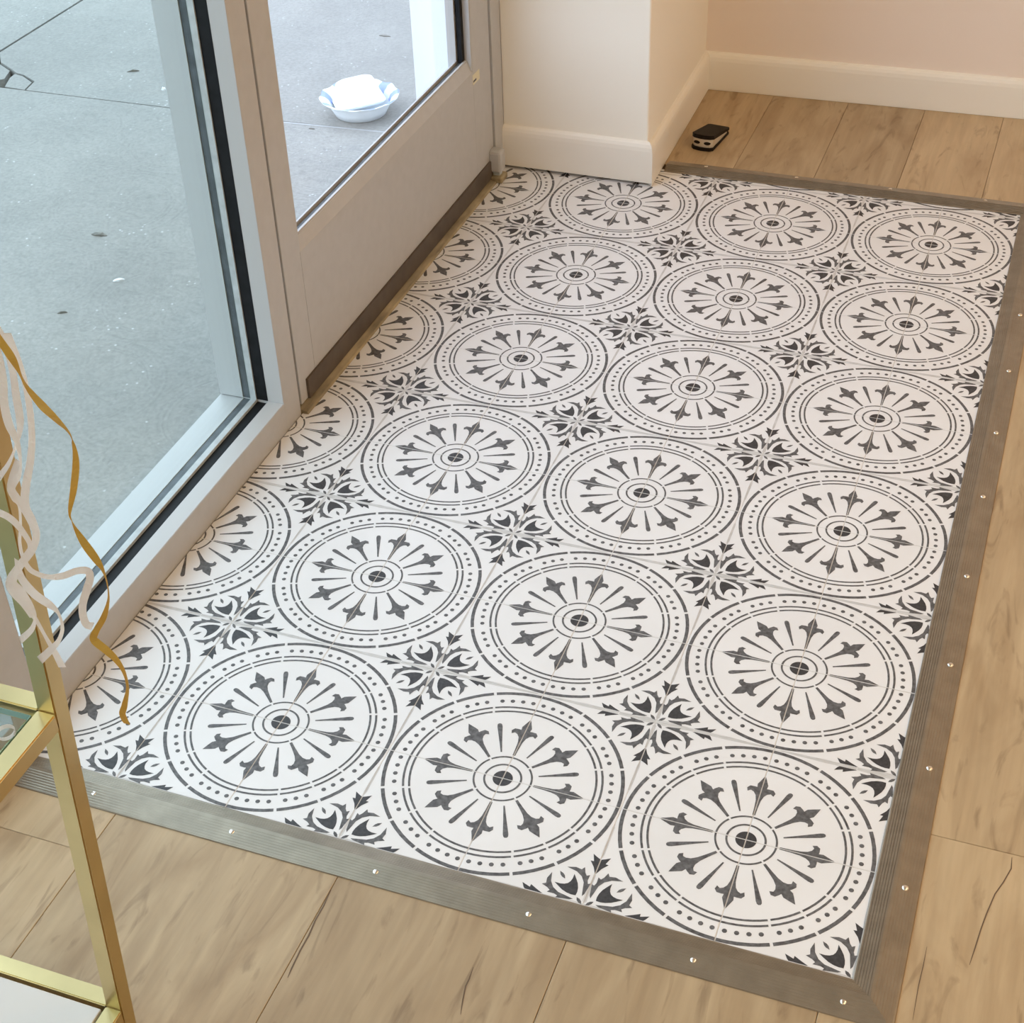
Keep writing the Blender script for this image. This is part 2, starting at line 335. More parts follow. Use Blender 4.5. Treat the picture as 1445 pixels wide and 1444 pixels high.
for kx in range(-2, 5):
    for ky in range(-1, 12):
        sx = 1 if kx % 2 == 0 else -1; sy = 1 if ky % 2 == 0 else -1
        ox = (kx if sx > 0 else kx + 1) * H; oy = (ky if sy > 0 else ky + 1) * H
        x0, x1, y0, y1 = kx * H, kx * H + H, ky * H, ky * H + H
        cut = []
        if x0 < FX0: cut.append(((FX0, 0, 0), (-1, 0, 0)))
        ymax = FY1 if x0 > .02 else (1.640 if x1 < .01 else FY1)
        if y0 >= ymax: continue
        if y1 > ymax: cut.append(((0, ymax, 0), (0, 1, 0)))
        me = TILE_ME[sx, sy]
        if cut:
            bm = tile_bm(sx, sy)
            for co, no in cut:
                bmesh.ops.bisect_plane(bm, geom=list(bm.verts) + list(bm.edges) + list(bm.faces), plane_co=Vector(co) - Vector((ox, oy, 0)), plane_no=no, clear_outer=True)
            me = D.meshes.new('tile_cut'); bm.normal_update(); bm.to_mesh(me); bm.free()
            for m in TM: me.materials.append(m)
        t = link('tile', me, TM, tfloor, (ox, oy, random.uniform(-.00012, .00012)))

# ================================================================== metal edge trims
def trim_profile():
    """(offset outwards from the tile edge, height) with fine ribs"""
    pr = [(0, .0004), (0, .0014)]
    for k in range(6):
        a = .0015 + k * .0031; z = .0010 + .0070 * (a / .0195)
        pr += [(a, z + .0004), (a + .0019, z + .0006), (a + .0023, z + .0002), (a + .0031, z + .0003)]
    pr += [(.0200, .0086), (.0220, .0087)]
    for k in range(8):
        a = .0232 + k * .0033; z = .0086 - .0068 * ((a - .0232) / .0265)
        pr += [(a, z), (a + .0025, z - .0003), (a + .0029, z - .0006)]
    pr += [(.0508, .0018), (.0515, .0003)]
    return pr
TP = trim_profile()
def trim(name, a, b, out, ma, mb, label):
    """a, b inner edge end points; out outward unit normal; ma, mb mitre shift along the run per unit of offset"""
    a = Vector((*a, 0)); b = Vector((*b, 0)); out = Vector((*out, 0)); d = (b - a).normalized()
    rings = []
    for p0, s in ((a, -ma), (b, mb)):
        rings.append([p0 + out * o + d * (s * o) + Vector((0, 0, z)) for o, z in TP])
    t = loft(name, rings, M['bronze']); tag(t, label, 'edge trim', kind='structure'); return t
XI, YI, YB = FX1 - .0008, FY0 + .0008, 1.6860
t1 = trim('trim_1', (-.288, YI), (XI, YI), (0, -1), 0, 1, 'bronze metal edge trim between the tiles and the planks below the brass shelf')
t2 = trim('trim_2', (XI, YI), (XI - .004, YB + .008), (1, 0), 1, 1, 'long bronze ribbed edge trim beside the tiles, meeting both other trims')
t3 = trim('trim_3', (.040, YB), (XI - .004, YB + .008), (0, 1), 0, 1, 'bronze edge trim between the tiles and the planks by the doorstop')
def screws(t, pts):
    me = None
    for x, y, z in pts:
        if me is None:
            o = loft('screw', cyl_rings(0, 0, [(.0042, -.002), (.0043, .0007), (.0037, .0016), (.0021, .0023), (.0003, .0025)], 12), M['screw'], None, smooth=True)
            me = o.data; o.location = (x, y, z); o.parent = t; continue
        link('screw', me, M['screw'], t, (x, y, z))
screws(t1, [(x, -.1850, .0042) for x in (-.162, .029, .217, .405, .595, .758)])
screws(t2, [(.7965 - .002 * (y > .5), y, .0055) for y in (-.016, .175, .367, .555, .748, .922, 1.110, 1.300, 1.49)])
screws(t3, [(x, 1.7225 + .009 * x, .0045) for x in (.12, .31, .50, .686)])

# ================================================================== window wall
FX = -0.289; BX = -0.403; ZT = 2.25; SILL = .052
def window(n, y0, y1, label, glass, m_l, m_r):
    w_ = empty('window_%d' % n, (FX, (y0 + y1) / 2, 0)); tag(w_, label, 'window', kind='structure')
    box('bottom_frame', BX, FX, y0, y1, -.006, SILL - .010, M['alu'], w_)
    box('inner_stop', -.317, FX - .0003, y0, y1, SILL - .010, SILL, M['alu_white'], w_, .0006)
    box('face_strip', FX - .002, FX + .0002, y0, y1, .0006, SILL - .0008, M['alu'], w_)
    box('gasket', -.337, -.317, y0, y1, SILL - .010, SILL - .005, M['rubber'], w_)
    box('glazing_bead', -.3475, -.337, y0, y1, SILL - .010, SILL, M['alu_grey'], w_, .0006)
    box('outer_gasket', -.361, -.3475, y0, y1, SILL - .010, SILL - .003, M['gasket'], w_)
    box('outer_stop', BX, -.361, y0, y1, SILL - .010, SILL - .002, M['alu_white'], w_, .0006)
    for side, yy, s in (('l', y0, 1), ('r', y1, -1)):
        def vb(nm, xa, xb, th, m): 
            a, b = sorted((yy, yy + s * th)); box(nm, xa, xb, a, b, SILL + .0002, ZT, m, w_)
        vb('side_stop', -.317, FX - .0003, .0004, M['alu_white']); vb('side_gasket', -.337, -.317, .0006, M['rubber'])
        vb('side_bead', -.3475, -.337, .0030, M['alu_grey']); vb('side_outer_gasket', -.361, -.3475, .0012, M['gasket']); vb('side_outer_stop', BX, -.361, .0030, M['alu_white'])
    box('pane', -.351, -.346, y0 + .002, y1 - .002, SILL - .004, ZT, glass, w_)
    box('top_frame', BX, FX, y0, y1, ZT, ZT + .06, M['alu'], w_)
    return w_
window(1, -.100, .597, 'tall shop window with white sill and black gasket looking onto concrete', M['win_glass'], 0, 0)
window(2, -1.30, -.152, 'tall shop window behind the brass shelf, beyond the grey mullion', M['win_glass'], 0, 0)
window(3, -2.50, -1.352, 'tall shop window beyond two mullions from the door', M['win_glass'], 0, 0)
for i, (a, b, lab) in enumerate(((.597, .648, 'grey aluminium mullion between shop window and door'), (-.152, -.100, 'grey aluminium mullion behind the brass shelf post'), (-1.352, -1.30, 'grey aluminium mullion between the two further shop windows'))):
    t = box('trim_%d' % (4 + i), BX, FX, a, b, -.006, ZT + .06, M['alu'], None, .0012); tag(t, lab, 'mullion', kind='structure')
wl = prism('wall_left', [(FX, RY), (FX, -2.5), (BX, -2.5), (BX, RY)], -.006, 2.7, M['wall']); tag(wl, 'cream wall beside the shop windows', 'wall', kind='structure')
wh = box('wall_header', BX, FX, -2.5, 1.605, ZT + .06, 2.7, M['wall']); tag(wh, 'cream wall strip above the shop windows and door', 'wall', kind='structure')

# ================================================================== door
DXF, DXB = -.2925, -.341
DY0, DY1 = .6600, 1.5680
door = empty('door_1', (DXF, (DY0 + DY1) / 2, 0)); tag(door, 'grey aluminium entrance door with a large glass pane and brown bottom sweep', 'door', kind='structure')
def hexa(name, front, back, m, parent):
    return loft(name, [front, back], m, parent)
ZR = .262; GY0, GY1 = DY0 + .058, 1.474
box('door_stile', DXB, DXF, DY0, GY0, .009, 2.10, M['alu'], door, .0012)
box('door_stile', DXB, DXF, GY1, DY1, .009, 2.10, M['alu'], door, .0012)
box('bottom_rail', DXB, DXF, GY0, GY1, .009, ZR, M['alu'], door, 0)
box('top_rail', DXB, DXF, GY0, GY1, 2.02, 2.10, M['alu'], door, 0)
# sloped glazing bead on the bottom rail, then gasket and outer lip
def xz_prism(name, pts, y0, y1, m, parent): return loft(name, [[(x, y0, z) for x, z in pts], [(x, y1, z) for x, z in pts]], m, parent)
xz_prism('sloped_bead', [(DXF, ZR), (DXF - .009, ZR + .021), (DXF - .011, ZR + .022), (DXF - .013, ZR)], GY0, GY1, M['alu'], door)
xz_prism('bead_lip', [(DXF - .0105, ZR + .020), (DXF - .0105, ZR + .0245), (DXF - .0145, ZR + .0245), (DXF - .0145, ZR)], GY0, GY1, M['alu_white'], door)
xz_prism('gasket', [(DXF - .0145, ZR), (DXF - .0145, ZR + .022), (DXF - .022, ZR + .022), (DXF - .022, ZR)], GY0, GY1, M['gasket'], door)
xz_prism('outer_lip', [(DXF - .026, ZR), (DXF - .026, ZR + .026), (DXF - .029, ZR + .026), (DXF - .043, ZR + .004), (DXF - .043, ZR)], GY0, GY1, M['alu_white'], door)
box('side_bead', DXF - .0140, DXF - .001, GY0, GY0 + .0022, ZR, 2.02, M['alu_white'], door)
box('side_bead', DXF - .0140, DXF - .001, GY1 - .0035, GY1, ZR, 2.02, M['alu_white'], door)
box('side_gasket', DXF - .022, DXF - .0140, GY1 - .016, GY1, ZR, 2.02, M['rubber'], door)
box('side_outer_lip', DXF - .043, DXF - .026, GY1 - .018, GY1, ZR, 2.02, M['alu_white'], door)
box('pane', DXF - .026, DXF - .022, GY0, GY1, ZR + .003, 2.02, M['door_glass'], door)
sw = box('door_sweep', DXF - .004, DXF + .0045, DY0 + .022, 1.545, .0085, .046, M['sweep'], door, .001)
st = box('sticker', DXF - .0002, DXF + .0004, 1.472, 1.508, .236, .256, M['sticker'], door); st['label'] = 'small cream sticker with a dark dash'
box('sticker_mark', DXF + .0003, DXF + .0006, 1.474, 1.490, .2405, .2445, M['gasket'], st)
# jambs and transom
tj = box('trim_7', -.346, FX, 1.5715, 1.6225, -.006, 2.31, M['alu'], None, .001); tag(tj, 'grey aluminium door jamb against the cream pillar', 'door jamb', kind='structure')
tt = box('trim_8', BX, FX, .648, 1.572, 2.105, 2.31, M['alu'], None, .001); tag(tt, 'grey aluminium head frame above the door', 'door frame', kind='structure')
js = box('trim_9', -.335, -.318, .6485, .6575, .009, 2.10, M['rubber']); tag(js, 'black rubber strip added to darken the gap between mullion and door', 'added gap strip', kind='structure')  # added rubber strip, its black stands in for the shade inside the door gap
# worn threshold
th = loft('trim_10', [[(x, y, z) for x, z in ((-.400, -.006), (-.400, .0075), (-.292, .0080), (-.286, .0065), (-.2785, .0045), (-.2765, .0004), (-.2872, .0004), (-.2872, -.006))] for y in (.649, .80, 1.0, 1.2, 1.4, 1.562)], M['thresh'])
tag(th, 'worn tan metal threshold under the grey door', 'threshold', kind='structure')
# bottom pivot of the door
pv = empty('pivot_hinge', (-.281, 1.553, 0)); tag(pv, 'grey bottom pivot hinge in the corner between door and cream pillar', 'hinge')
def rblock(name, x0, x1, y0, y1, z0, z1, m, bev): return box(name, x0, x1, y0, y1, z0, z1, m, pv, bev)
rblock('pivot_body', -.2955, -.2665, 1.540, 1.569, .0205, .068, M['alu'], .006)
rblock('pivot_pin', -.2885, -.2725, 1.547, 1.563, .012, .0208, M['alu_grey'], .002)
rblock('pivot_base', -.2955, -.2645, 1.536, 1.572, .0004, .0130, M['thresh'], .003)

# ================================================================== pillar, back wall, baseboards
WA, WB, WC, WD = Vector((-.289, 1.6235)), Vector((.0215, 1.6235)), Vector((.0100, 2.1385)), Vector((RX, 2.262))
def rounded_pillar():
    pts = [WA]
    rr = .004
    for k in range(6):
        a = -math.pi / 2 + math.pi / 2 * k / 5; pts.append(Vector((WB.x - rr + rr * math.cos(a), WB.y + rr + rr * math.sin(a))))
    return pts + [WC, Vector((WC.x, WC.y + .12)), Vector((-.289, WC.y + .12))]
wp = prism('wall_pillar', rounded_pillar(), .011, 2.7, M['wall']); tag(wp, 'cream painted pillar wall beside the glass door', 'wall', kind='structure')
wb = prism('wall_back', [WC, WD, WD + Vector((0, .12)), WC + Vector((0, .12))], -.005, 2.7, M['wall_pink']); tag(wb, 'pale pink wall above the cream baseboard', 'wall', kind='structure')
wr = box('wall_right', RX, RX + .1, RY, 2.4, -.01, 2.7, M['wall_pink']); tag(wr, 'pale pink shop wall facing the windows', 'wall', kind='structure')
wf = box('wall_front', -.40, RX + .1, RY - .1, RY, -.01, 2.7, M['wall']); tag(wf, 'cream shop wall at the far end of the windows', 'wall', kind='structure')
ce = box('ceiling', -.42, RX + .1, RY - .1, 2.40, 2.70, 2.78, M['ceil']); tag(ce, 'plain white shop ceiling', 'ceiling', kind='structure')
BP = [(0, 0), (.0125, 0), (.0130, .004), (.0130, .058), (.0126, .068), (.0112, .076), (.0085, .082), (.0045, .0855), (0, .0865)]
def off_pt(prev, cur, nxt, d):
    def nrm(a, b): t = (b - a).normalized(); return Vector((t.y, -t.x))
    if prev is None: n = nrm(cur, nxt); return cur + n * d
    if nxt is None: n = nrm(prev, cur); return cur + n * d
    n1, n2 = nrm(prev, cur), nrm(cur, nxt); mm = (n1 + n2).normalized(); return cur + mm * (d / mm.dot(n1))
WP = [WA, WB, WC, WD]
def bb(name, i, z0, label):
    rings = []
    for j in (i, i + 1):
        pv_ = WP[j - 1] if j > 0 else None; nx = WP[j + 1] if j < 3 else None
        rings.append([(*off_pt(pv_, WP[j], nx, d), z0 + z) for d, z in BP])
    o = loft(name, rings, M['base'], None); tag(o, label, 'baseboard', kind='structure')
bb('baseboard_pillar', 0, .0070, 'cream baseboard on the pillar face beside the door hinge')
bb('baseboard_side', 1, .0010, 'cream baseboard on the pillar side next to the doorstop')
bb('baseboard_back', 2, .0006, 'long cream baseboard below the pink wall')

# ================================================================== ceiling lights (real lamps above)
def ceiling_light(x, y, label, lname):
    e = empty('ceiling_light', (x, y, 2.70)); tag(e, label, 'ceiling light', 'flat ceiling panels')
    box('housing', x - .32, x + .32, y - .32, y + .32, 2.665, 2.70, M['lamp'], e, .004)
    l = D.lights.new(lname, 'AREA'); l.shape = 'SQUARE'; l.size = .60; l.energy = LAMP_W; l.color = LAMP_COL
    o = D.objects.new(lname, l); COL.objects.link(o); o.parent = e; o.location = (0, 0, -.04)
for (x, y, lab), ln in zip(((2.35, 1.15, 'square white ceiling panel light by the pink back wall'), (2.35, -.75, 'square white ceiling panel light in the middle of the shop'), (2.35, -2.55, 'square white ceiling panel light by the far cream wall')), ('ceiling_lamp_back_offscreen', 'ceiling_lamp_middle_offscreen', 'ceiling_lamp_front_offscreen')):
    ceiling_light(x, y, lab, ln)

# ================================================================== outdoors
GZ = -.012
pav = box('pavement', -14, BX + .02, -14, 22, -.30, GZ - .03, M['soil']); tag(pav, 'grey concrete sidewalk outside the shop', 'sidewalk', kind='structure')
JY, JX, JG = 1.7075, -1.757, .004
def slab(pts, z=GZ): return prism('slab', pts, GZ - .035, z, M['concrete'], pav)
F = [at_z(u, v, GZ).xy for u, v in ((0, 88), (16, 98), (22, 103), (33, 106), (48, 115), (42, 121))]
slab([(JX + JG, -3.2), (BX + .02, -3.2), (BX + .02, JY - JG / 2 + .034), (-.9, JY - JG / 2 + .010), (JX + JG, JY - JG / 2)])
g = Vector((.001, .0015))
bp_ = [(-.9, JY + JG / 2 + .010), (BX + .02, JY + JG / 2 + .034), (BX + .02, 6), (JX + JG, 6), (JX + JG, 1.90)] + [tuple(p + g) for p in F[:5]] + [(F[5].x + .006, JY + JG / 2 + .002)]
slab(bp_)
A_, B_, C_ = F[0], F[1], F[2]
slab([(JX + JG, JY + .045), (-1.655, JY + .045), (-1.645, 1.762), tuple(B_ + Vector((-.004, -.002))), tuple(A_ + Vector((.0, -.003))), (JX + JG, 1.892)], GZ - .003)
slab([(-1.612, JY + .010), (F[5].x, JY + .006), (F[4].x - .004, F[4].y - .004), (F[3].x, F[3].y - .004), (F[2].x, F[2].y - .004), (-1.632, 1.768)], GZ - .001)
slab([(-6, -3.2), (JX - JG, -3.2), (JX - JG, 6), (-6, 6)])
slab([(-6, -9), (BX + .02, -9), (BX + .02, -3.205), (-6, -3.205)]); slab([(-6, 6.005), (BX + .02, 6.005), (BX + .02, 14), (-6, 14)])
prism('joint_filler', [(-.885, JY + .0035), (-.885, JY + .0085), (-.500, JY + .0320), (-.500, JY + .0260)], GZ - .03, GZ + .0004, M['ext_mid'], pav)
pil = prism('wall_exterior', [(-.478, 1.610), (-.404, 1.610), (-.404, 1.76), (-.30, 1.76), (-.30, 4.5), (-.478, 4.5)], GZ - .03, 3.0, M['ext_grey']); tag(pil, 'pale outside wall seen through the door glass', 'wall', kind='structure')
cp = box('wall_return', -.4185, -.3462, 1.580, 1.640, -.006, 2.7, M['ext_white']); tag(cp, 'white strip of outside wall next to the door jamb', 'wall', kind='structure')

# paper bowl with a foam container in it
BC = Vector((-.711, 1.811, GZ))
bowl = empty('paper_bowl', BC); tag(bowl, 'white paper bowl with blue printed rim on the sidewalk', 'bowl')
def bowl_mesh():
    n = 72; prof = [(.0, .002), (.050, .002), (.056, .004), (.064, .018), (.073, .034), (.080, .040), (.0905, .0435), (.0905, .0422), (.080, .0385), (.0745, .0325), (.066, .017), (.058, .0015), (.050, .0), (.0, .0)]
    rings = []
    for r_, z in prof:
        q = []
        for k in range(n):
            a = 2 * math.pi * k / n; s = 1.0; dz = 0
            if r_ > .07: s = 1 + .016 * math.cos(a * 12); dz = .0014 * math.cos(a * 12) * (r_ - .07) / .02
            q.append((r_ * s * math.cos(a), r_ * s * math.sin(a), z + dz))
        rings.append(q)
    return rings
bm = bmesh.new(); RR = []
for ri in bowl_mesh():
    RR.append([bm.verts.new(p) for p in ri])
for a, b in zip(RR[:-1], RR[1:]):
    for i in range(72): bm.faces.new((a[i], a[(i + 1) % 72], b[(i + 1) % 72], b[i]))
bmesh.ops.remove_doubles(bm, verts=bm.verts, dist=1e-5); bmesh.ops.recalc_face_normals(bm, faces=bm.faces)
for f_ in bm.faces:
    c_ = f_.calc_center_median(); f_.material_index = 0 if f_.normal.z > .05 else 1
bo = to_obj('bowl_shell', bm, [M['bowl'], M['foam']], None, True); bo.parent = bowl
def rrect(hx, hy, rr, n=5):
    p = []
    for cx, cy, a0 in ((hx - rr, hy - rr, 0), (-hx + rr, hy - rr, 90), (-hx + rr, -hy + rr, 180), (hx - rr, -hy + rr, 270)):
        for k in range(n + 1):
            a = math.radians(a0 + 90 * k / n); p.append((cx + rr * math.cos(a), cy + rr * math.sin(a)))
    return p
fc = empty('foam_container', (BC.x - .004, BC.y + .004, GZ + .024)); fc.rotation_euler = (math.radians(-4), math.radians(-5), math.radians(36)); tag(fc, 'white foam food container turned upside down inside the paper bowl', 'food container')
prof = [(.054, .041, .0), (.055, .042, .005), (.053, .040, .010), (.050, .037, .024), (.045, .033, .042), (.042, .030, .048), (.036, .024, .052)]
rings = [[(x, y, z) for x, y in rrect(hx, hy, .016)] for hx, hy, z in prof]
o = loft('container_body', rings, M['foam'], None, smooth=True); o.parent = fc
rings = [[(x, y, z) for x, y in rrect(hx, hy, .016)] for hx, hy, z in ((.0555, .0425, .003), (.0575, .0445, .004), (.0575, .0445, .0065), (.0555, .0425, .0075))]
o = loft('container_rim', rings, M['foam'], None); o.parent = fc

# litter on the sidewalk
def flake(name, u, v, l, w_, yaw, m, label, cat, group=None, lift=.004):
    p = at_z(u, v, GZ); bm = bmesh.new(); n = 7; top = []; bot = []
    for k in range(n):
        s = k / (n - 1); ww = w_ * math.sin(math.pi * (.08 + .84 * s)) * random.uniform(.6, 1.0)
        h = lift * math.sin(math.pi * s) * random.uniform(.5, 1.1)
        for sd in (-1, 1):
            x, y = (s - .5) * l, sd * ww / 2
            X = p.x + x * math.cos(yaw) - y * math.sin(yaw); Y = p.y + x * math.sin(yaw) + y * math.cos(yaw)
            top.append(bm.verts.new((X, Y, GZ + .0012 + h))); bot.append(bm.verts.new((X, Y, GZ - .0002)))
    for k in range(n - 1):
        a = 2 * k
        bm.faces.new((top[a], top[a + 2], top[a + 3], top[a + 1])); bm.faces.new((bot[a + 1], bot[a + 3], bot[a + 2], bot[a]))
        bm.faces.new((top[a], bot[a], bot[a + 2], top[a + 2])); bm.faces.new((top[a + 1], top[a + 3], bot[a + 3], bot[a + 1]))
    bm.faces.new((top[0], top[1], bot[1], bot[0])); bm.faces.new((top[-1], top[-2], bot[-2], bot[-1]))
    bmesh.ops.recalc_face_normals(bm, faces=bm.faces)
    o = to_obj(name, bm, m); tag(o, label, cat, group); return o
LG = 'dry leaf bits on the sidewalk'
flake('leaf_fragment', 140, 332, .034, .012, .1, M['leaf'], 'largest dry leaf fragment on the sidewalk outside the shop window', 'leaf', LG)
flake('leaf_fragment', 188, 101, .030, .006, .5, M['leaf'], 'thin curled leaf fragment on the slab beyond the sidewalk joint', 'leaf', LG)
flake('leaf_fragment', 168, 396, .022, .009, .6, M['pebble'], 'pale papery leaf fragment on the sidewalk', 'leaf', LG)
flake('leaf_fragment', 88, 442, .018, .004, .5, M['leaf'], 'small dark leaf fragment lying below the gold ribbon', 'leaf', LG)
flake('pebble', 231, 127, .012, .009, .2, M['pebble'], 'tiny white pebble near the sidewalk joint by the window frame', 'pebble', None, .007)
flake('leaf_fragment', 543, 51, .030, .010, .0, M['leaf'], 'faint leaf fragment beyond the paper bowl', 'leaf', LG, .001)
flake('leaf_fragment', 440, 182, .014, .005, .1, M['leaf'], 'tiny leaf speck in front of the paper bowl', 'leaf', LG, .001)

# ================================================================== doorstop on the planks
ds = empty('door_wedge', (.0885, 1.812, 0)); ds.rotation_euler = (0, 0, math.radians(-7)); tag(ds, 'black rubber door wedge with a chrome nose lying on the planks', 'door wedge')
def plan(hw, y0, y1, bulge, n=8):
    p = [(hw - .004, y1), (-hw + .004, y1), (-hw, y1 - .004)] + [(-hw + 2 * hw * k / n, y0 - bulge * math.sin(math.pi * k / n) + .004 * (k in (0, n))) for k in range(n + 1)] + [(hw, y1 - .004)]
    return p
def wedge_layer(name, hw, y0, y1, zf0, zb0, zf1, zb1, bulge, m):
    pl = plan(hw, y0, y1, bulge)
    def zz(y, f, b): return f + (b - f) * max(0, min(1, (y - y0) / (y1 - y0)))
    o = loft(name, [[(x, y, zz(y, zf0, zb0)) for x, y in pl], [(x, y, zz(y, zf1, zb1)) for x, y in pl]], m, None); o.parent = ds; return o
wedge_layer('rubber_sole', .0245, -.002, .100, .0, .0, .0065, .005, .005, M['rub2'])
nose = wedge_layer('chrome_body', .0225, .002, .094, .0065, .005, .0255, .008, .004, M['chrome']); nose['label'] = 'chrome nose with two dark slots'
wedge_layer('rubber_top', .0245, .001, .102, .0255, .008, .0345, .0135, .005, M['rub2'])
for sx_ in (-.0115, .0115):
    pts = [(sx_ + .0072 * math.cos(2 * math.pi * k / 16), .016 + .0036 * math.sin(2 * math.pi * k / 16)) for k in range(16)]
    o = loft('slot', [[(x, -.0005 - .0022 * (1 - abs(x) / .0225), z) for x, z in pts], [(x, .004, z) for x, z in pts]], M['rub2'], None); o.parent = nose

# ================================================================== brass shelf
WT = .0185; ZL = .100
PL = at_z(149, 1420, ZL)                       # near-left edge of the post at the top of the lower rails
dU = ray(52, 1002); tU = ((PL.xy - CAM_C.xy).dot(dU.xy)) / dU.xy.dot(dU.xy); PU = CAM_C + dU * tU
lean = (PU.xy - PL.xy) / (PU.z - PL.z)
def post_c(z): q = PL.xy + lean * (z - ZL); return Vector((q.x + WT / 2, q.y + WT / 2, z))
LX, LY = .285, .62
sh = empty('shelf_unit', post_c(0)); tag(sh, 'polished brass shelf unit with glass and white shelves in front of the window', 'shelf')
for dx, dy in ((0, 0), (-LX, 0), (0, -LY), (-LX, -LY)):
    s = Vector((dx, dy, 0)); bar('post', post_c(.0002) + s, post_c(1.32) + s, WT, M['brass'], sh)
LEV = [ZL, PU.z, 1.30]
for li, zt in enumerate(LEV):
    zc = zt - WT / 2; c = post_c(zt); c.z = zc; h = WT / 2
    bar('shelf_rail', c + Vector((-h, 0, 0)), c + Vector((-LX + h, 0, 0)), WT, M['brass'], sh)
    bar('shelf_rail', c + Vector((-h, -LY, 0)), c + Vector((-LX + h, -LY, 0)), WT, M['brass'], sh)
    bar('shelf_rail', c + Vector((0, -h, 0)), c + Vector((0, -LY + h, 0)), WT, M['brass'], sh)
    bar('shelf_rail', c + Vector((-LX, -h, 0)), c + Vector((-LX, -LY + h, 0)), WT, M['brass'], sh)
    gp_ = .0035 if li == 0 else .004
    x0, x1, y0, y1 = c.x - LX + h + gp_, c.x - h - gp_, c.y - LY + h + gp_, c.y - h - gp_
    if li == 0:
        o = box('white_shelf_board', x0, x1, y0, y1, zt - .013, zt - .002, M['board'], sh, .001); o['label'] = 'white lower shelf board'
    else:
        o = box('glass_shelf', x0, x1, y0, y1, zt - .011, zt - .004, M['shelf_glass'], sh)
        o['label'] = 'clear glass shelf with green edge'
        for nm, a in (('glass_edge', (x1 - .0006, x1, y0, y1)), ('glass_edge', (x0, x1, y1 - .0006, y1))): box(nm, *a, zt - .0108, zt - .0042, M['glass_edge'], o)
    # slim ledge the shelf sits on
    box('shelf_ledge', c.x - h - .014, c.x - h, c.y - LY + h, c.y - h, zc - h, zc - h + .003, M['brass'], sh)
    box('shelf_ledge', c.x - LX + h, c.x - LX + h + .014, c.y - LY + h, c.y - h, zc - h, zc - h + .003, M['brass'], sh)

# ================================================================== curling ribbons hanging by the post
hv = Vector((CAM_C.x - PU.x, CAM_C.y - PU.y, 0)).normalized()
def rib_pt(u, v, off):
    d = ray(u, v); p0 = Vector((PU.x, PU.y, 0)) + hv * off
    t = (p0 - CAM_C).dot(hv) / d.dot(hv); return CAM_C + d * t
def catmull(p, n):
    out = []
    for i in range(len(p) - 1):
        p0, p1, p2, p3 = p[max(i - 1, 0)], p[i], p[i + 1], p[min(i + 2, len(p) - 1)]
        for k in range(n):
            t = k / n; out.append(tuple(.5 * ((2 * b) + (c - a) * t + (2 * a - 5 * b + 4 * c - d) * t * t + (3 * b - a - 3 * c + d) * t ** 3) for a, b, c, d in zip(p0, p1, p2, p3)))
    out.append(tuple(p[-1])); return out
def ribbon(name, pts, wpx, m, label, group=None, parent=None):
    """pts: (u, v, apparent width share -1..1, offset towards the room)"""
    q = catmull([tuple(map(float, p)) for p in pts], 7); P3 = [rib_pt(u, v, o) for u, v, s, o in q]
    bm = bmesh.new(); A = []; B = []
    for i, p in enumerate(P3):
        t = (P3[min(i + 1, len(P3) - 1)] - P3[max(i - 1, 0)]).normalized(); vd = (CAM_C - p).normalized()
        side = t.cross(vd).normalized(); s = max(-.999, min(.999, q[i][2])); dep = (p - CAM_C).dot(RM[2])
        wv = (side * s + t.cross(side).normalized() * math.sqrt(1 - s * s)) * (wpx * dep / FPX / 2)
        A.append(bm.verts.new(p + wv)); B.append(bm.verts.new(p - wv))
    for i in range(len(P3) - 1): bm.faces.new((A[i], A[i + 1], B[i + 1], B[i]))
    bmesh.ops.solidify(bm, geom=bm.faces, thickness=.00025)
    bmesh.ops.recalc_face_normals(bm, faces=bm.faces)
    o = to_obj(name, bm, m, parent, True); 
    if parent is None: tag(o, label, 'ribbon', group)
    return o
RG = 'ivory curling ribbons'
ribbon('curling_ribbon', [(-75, 395, .9, .12), (-30, 440, .9, .12), (0, 481, .9, .12), (17, 506, .9, .12), (30, 532, .25, .12), (42, 551, .6, .11), (60, 573, .95, .09), (80, 593, .7, .06), (98, 613, .12, .03), (104, 630, -.4, .03), (107, 655, -.8, .03), (104, 690, -.8, .03), (99, 722, -.4, .03), (103, 738, .15, .03), (118, 765, .9, .03), (135, 789, .9, .03), (146, 808, .3, .03), (152, 828, .15, .03), (153, 848, .3, .03), (147, 870, .7, .03), (136, 890, .75, .03), (133, 903, .95, .03), (150, 918, .9, .03), (164, 932, .7, .03), (175, 950, .4, .03), (180, 972, .35, .03), (176, 995, .7, .03), (173, 1008, .75, .03), (179, 1022, .6, .03)], 12, M['gold_rib'], 'gold curling ribbon dangling over the window sill and tiles')
ribbon('curling_ribbon', [(-40, 430, .9, .05), (-10, 480, .9, .05), (3, 530, .9, .05), (6, 570, .9, .05), (13, 600, .9, .05), (24, 625, .6, .05), (29, 655, .3, .05), (26, 672, .6, .05), (16, 688, .9, .05), (20, 704, .6, .05), (27, 716, .3, .05), (29, 740, .3, .05), (28, 765, .35, .05), (32, 785, .4, .05), (40, 800, .4, .05)], 13, M['white_rib'], 'ivory ribbon with a broad flat top crossing the brass post', RG)
ribbon('curling_ribbon', [(-20, 440, .9, .04), (5, 480, .9, .04), (17, 520, .8, .04), (23, 560, .9, .04), (28, 590, .9, .04), (27, 612, .6, .04), (20, 636, .3, .04), (12, 655, .5, .04), (0, 672, .7, .04), (-20, 700, .8, .04)], 12, M['white_rib'], 'ivory ribbon bending back across the post towards the shelf interior', RG)
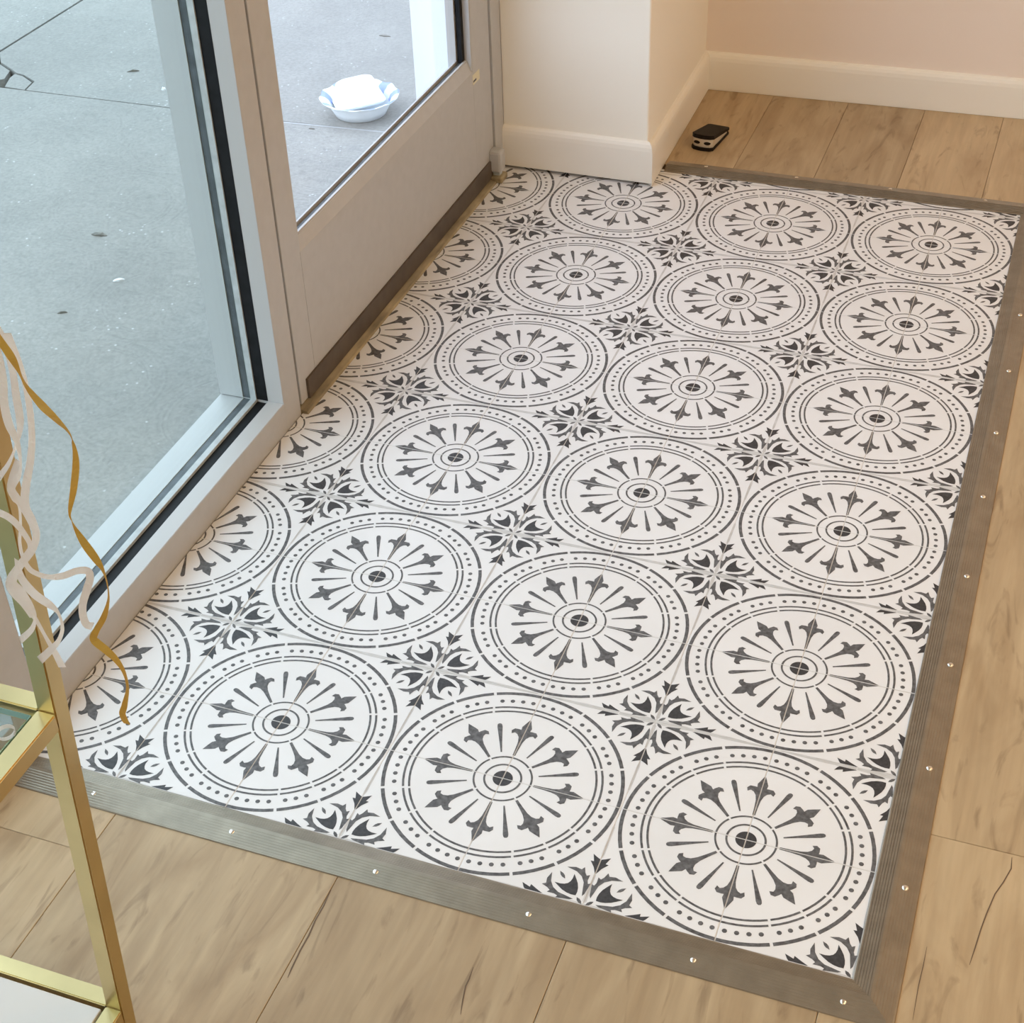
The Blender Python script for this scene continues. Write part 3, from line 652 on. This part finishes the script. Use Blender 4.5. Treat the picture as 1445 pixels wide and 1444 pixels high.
ribbon('curling_ribbon', [(10, 470, .8, .09), (30, 520, .6, .09), (41, 570, .7, .09), (45, 615, .7, .09), (43, 650, .8, .09), (36, 690, .9, .09), (36, 715, .9, .09), (45, 735, .9, .09), (51, 755, .8, .09), (46, 775, .8, .09), (33, 792, .9, .09), (24, 806, .6, .09), (20, 820, .6, .09), (30, 836, .9, .09), (42, 856, .8, .09), (49, 872, .3, .09), (45, 888, .6, .09), (28, 904, .8, .09)], 13, M['white_rib'], 'ivory ribbon hanging on the window side of the post with a long loose curl', RG)
ribbon('curling_ribbon', [(-30, 712, .8, .06), (0, 724, .8, .06), (16, 733, .8, .06), (30, 748, .7, .06), (42, 768, .6, .06), (40, 782, .7, .06), (28, 800, .8, .06), (18, 822, .8, .06), (21, 836, .8, .06), (36, 856, .7, .06), (50, 874, .5, .06), (64, 898, .4, .06), (78, 922, .7, .06), (88, 942, .8, .06)], 12, M['white_rib'], 'ivory ribbon arching out of the shelf and down past the post to the sill', RG)
ribbon('curling_ribbon', [(24, 790, .5, .08), (30, 815, .8, .08), (48, 838, .9, .08), (70, 854, .8, .08), (83, 868, .3, .08), (88, 886, .4, .08), (83, 904, .5, .08), (72, 917, .8, .08), (56, 932, .95, .08)], 13, M['white_rib'], 'ivory ribbon with a hooked forked end in front of the sill', RG)
ribbon('curling_ribbon', [(34, 792, .6, .07), (45, 806, .6, .07), (66, 814, .6, .07), (88, 813, .8, .07), (108, 806, .8, .07), (123, 806, .9, .07), (127, 816, .9, .07), (122, 834, .95, .07), (117, 852, .9, .07), (117, 868, .9, .07), (122, 881, .9, .07), (131, 884, .9, .07)], 12, M['white_rib'], 'short ivory ribbon curl reaching over the black window gasket', RG)
ribbon('curling_ribbon', [(26, 650, .8, .045), (18, 672, .8, .045), (16, 690, .9, .045), (26, 706, .8, .045), (40, 728, .9, .045), (50, 748, .9, .045), (51, 762, .5, .045), (42, 778, .8, .045), (28, 798, .9, .045), (14, 816, .7, .045), (16, 832, .9, .045), (34, 852, .9, .045), (47, 872, .7, .045)], 12, M['white_rib'], 'ivory ribbon winding tightly around the others by the post', RG)
# small ribbon curl lying on the glass shelf
cc = at_z(9, 1037, PU.z - .004)
bm = bmesh.new(); n = 26; A = []; B = []
for k in range(n):
    a = 2 * math.pi * k / n * 1.15; rr_ = .0078 - .0010 * k / n
    A.append(bm.verts.new((cc.x + rr_ * math.cos(a), cc.y + rr_ * math.sin(a), PU.z - .0040))); B.append(bm.verts.new((cc.x + (rr_ + .0003) * math.cos(a), cc.y + (rr_ + .0003) * math.sin(a), PU.z + .0005)))
for i in range(n - 1): bm.faces.new((A[i], A[i + 1], B[i + 1], B[i]))
bmesh.ops.solidify(bm, geom=bm.faces, thickness=.0004)
o = to_obj('ribbon_curl', bm, M['white_rib'], None, True); tag(o, 'small ivory ribbon ring lying on the glass shelf', 'ribbon')
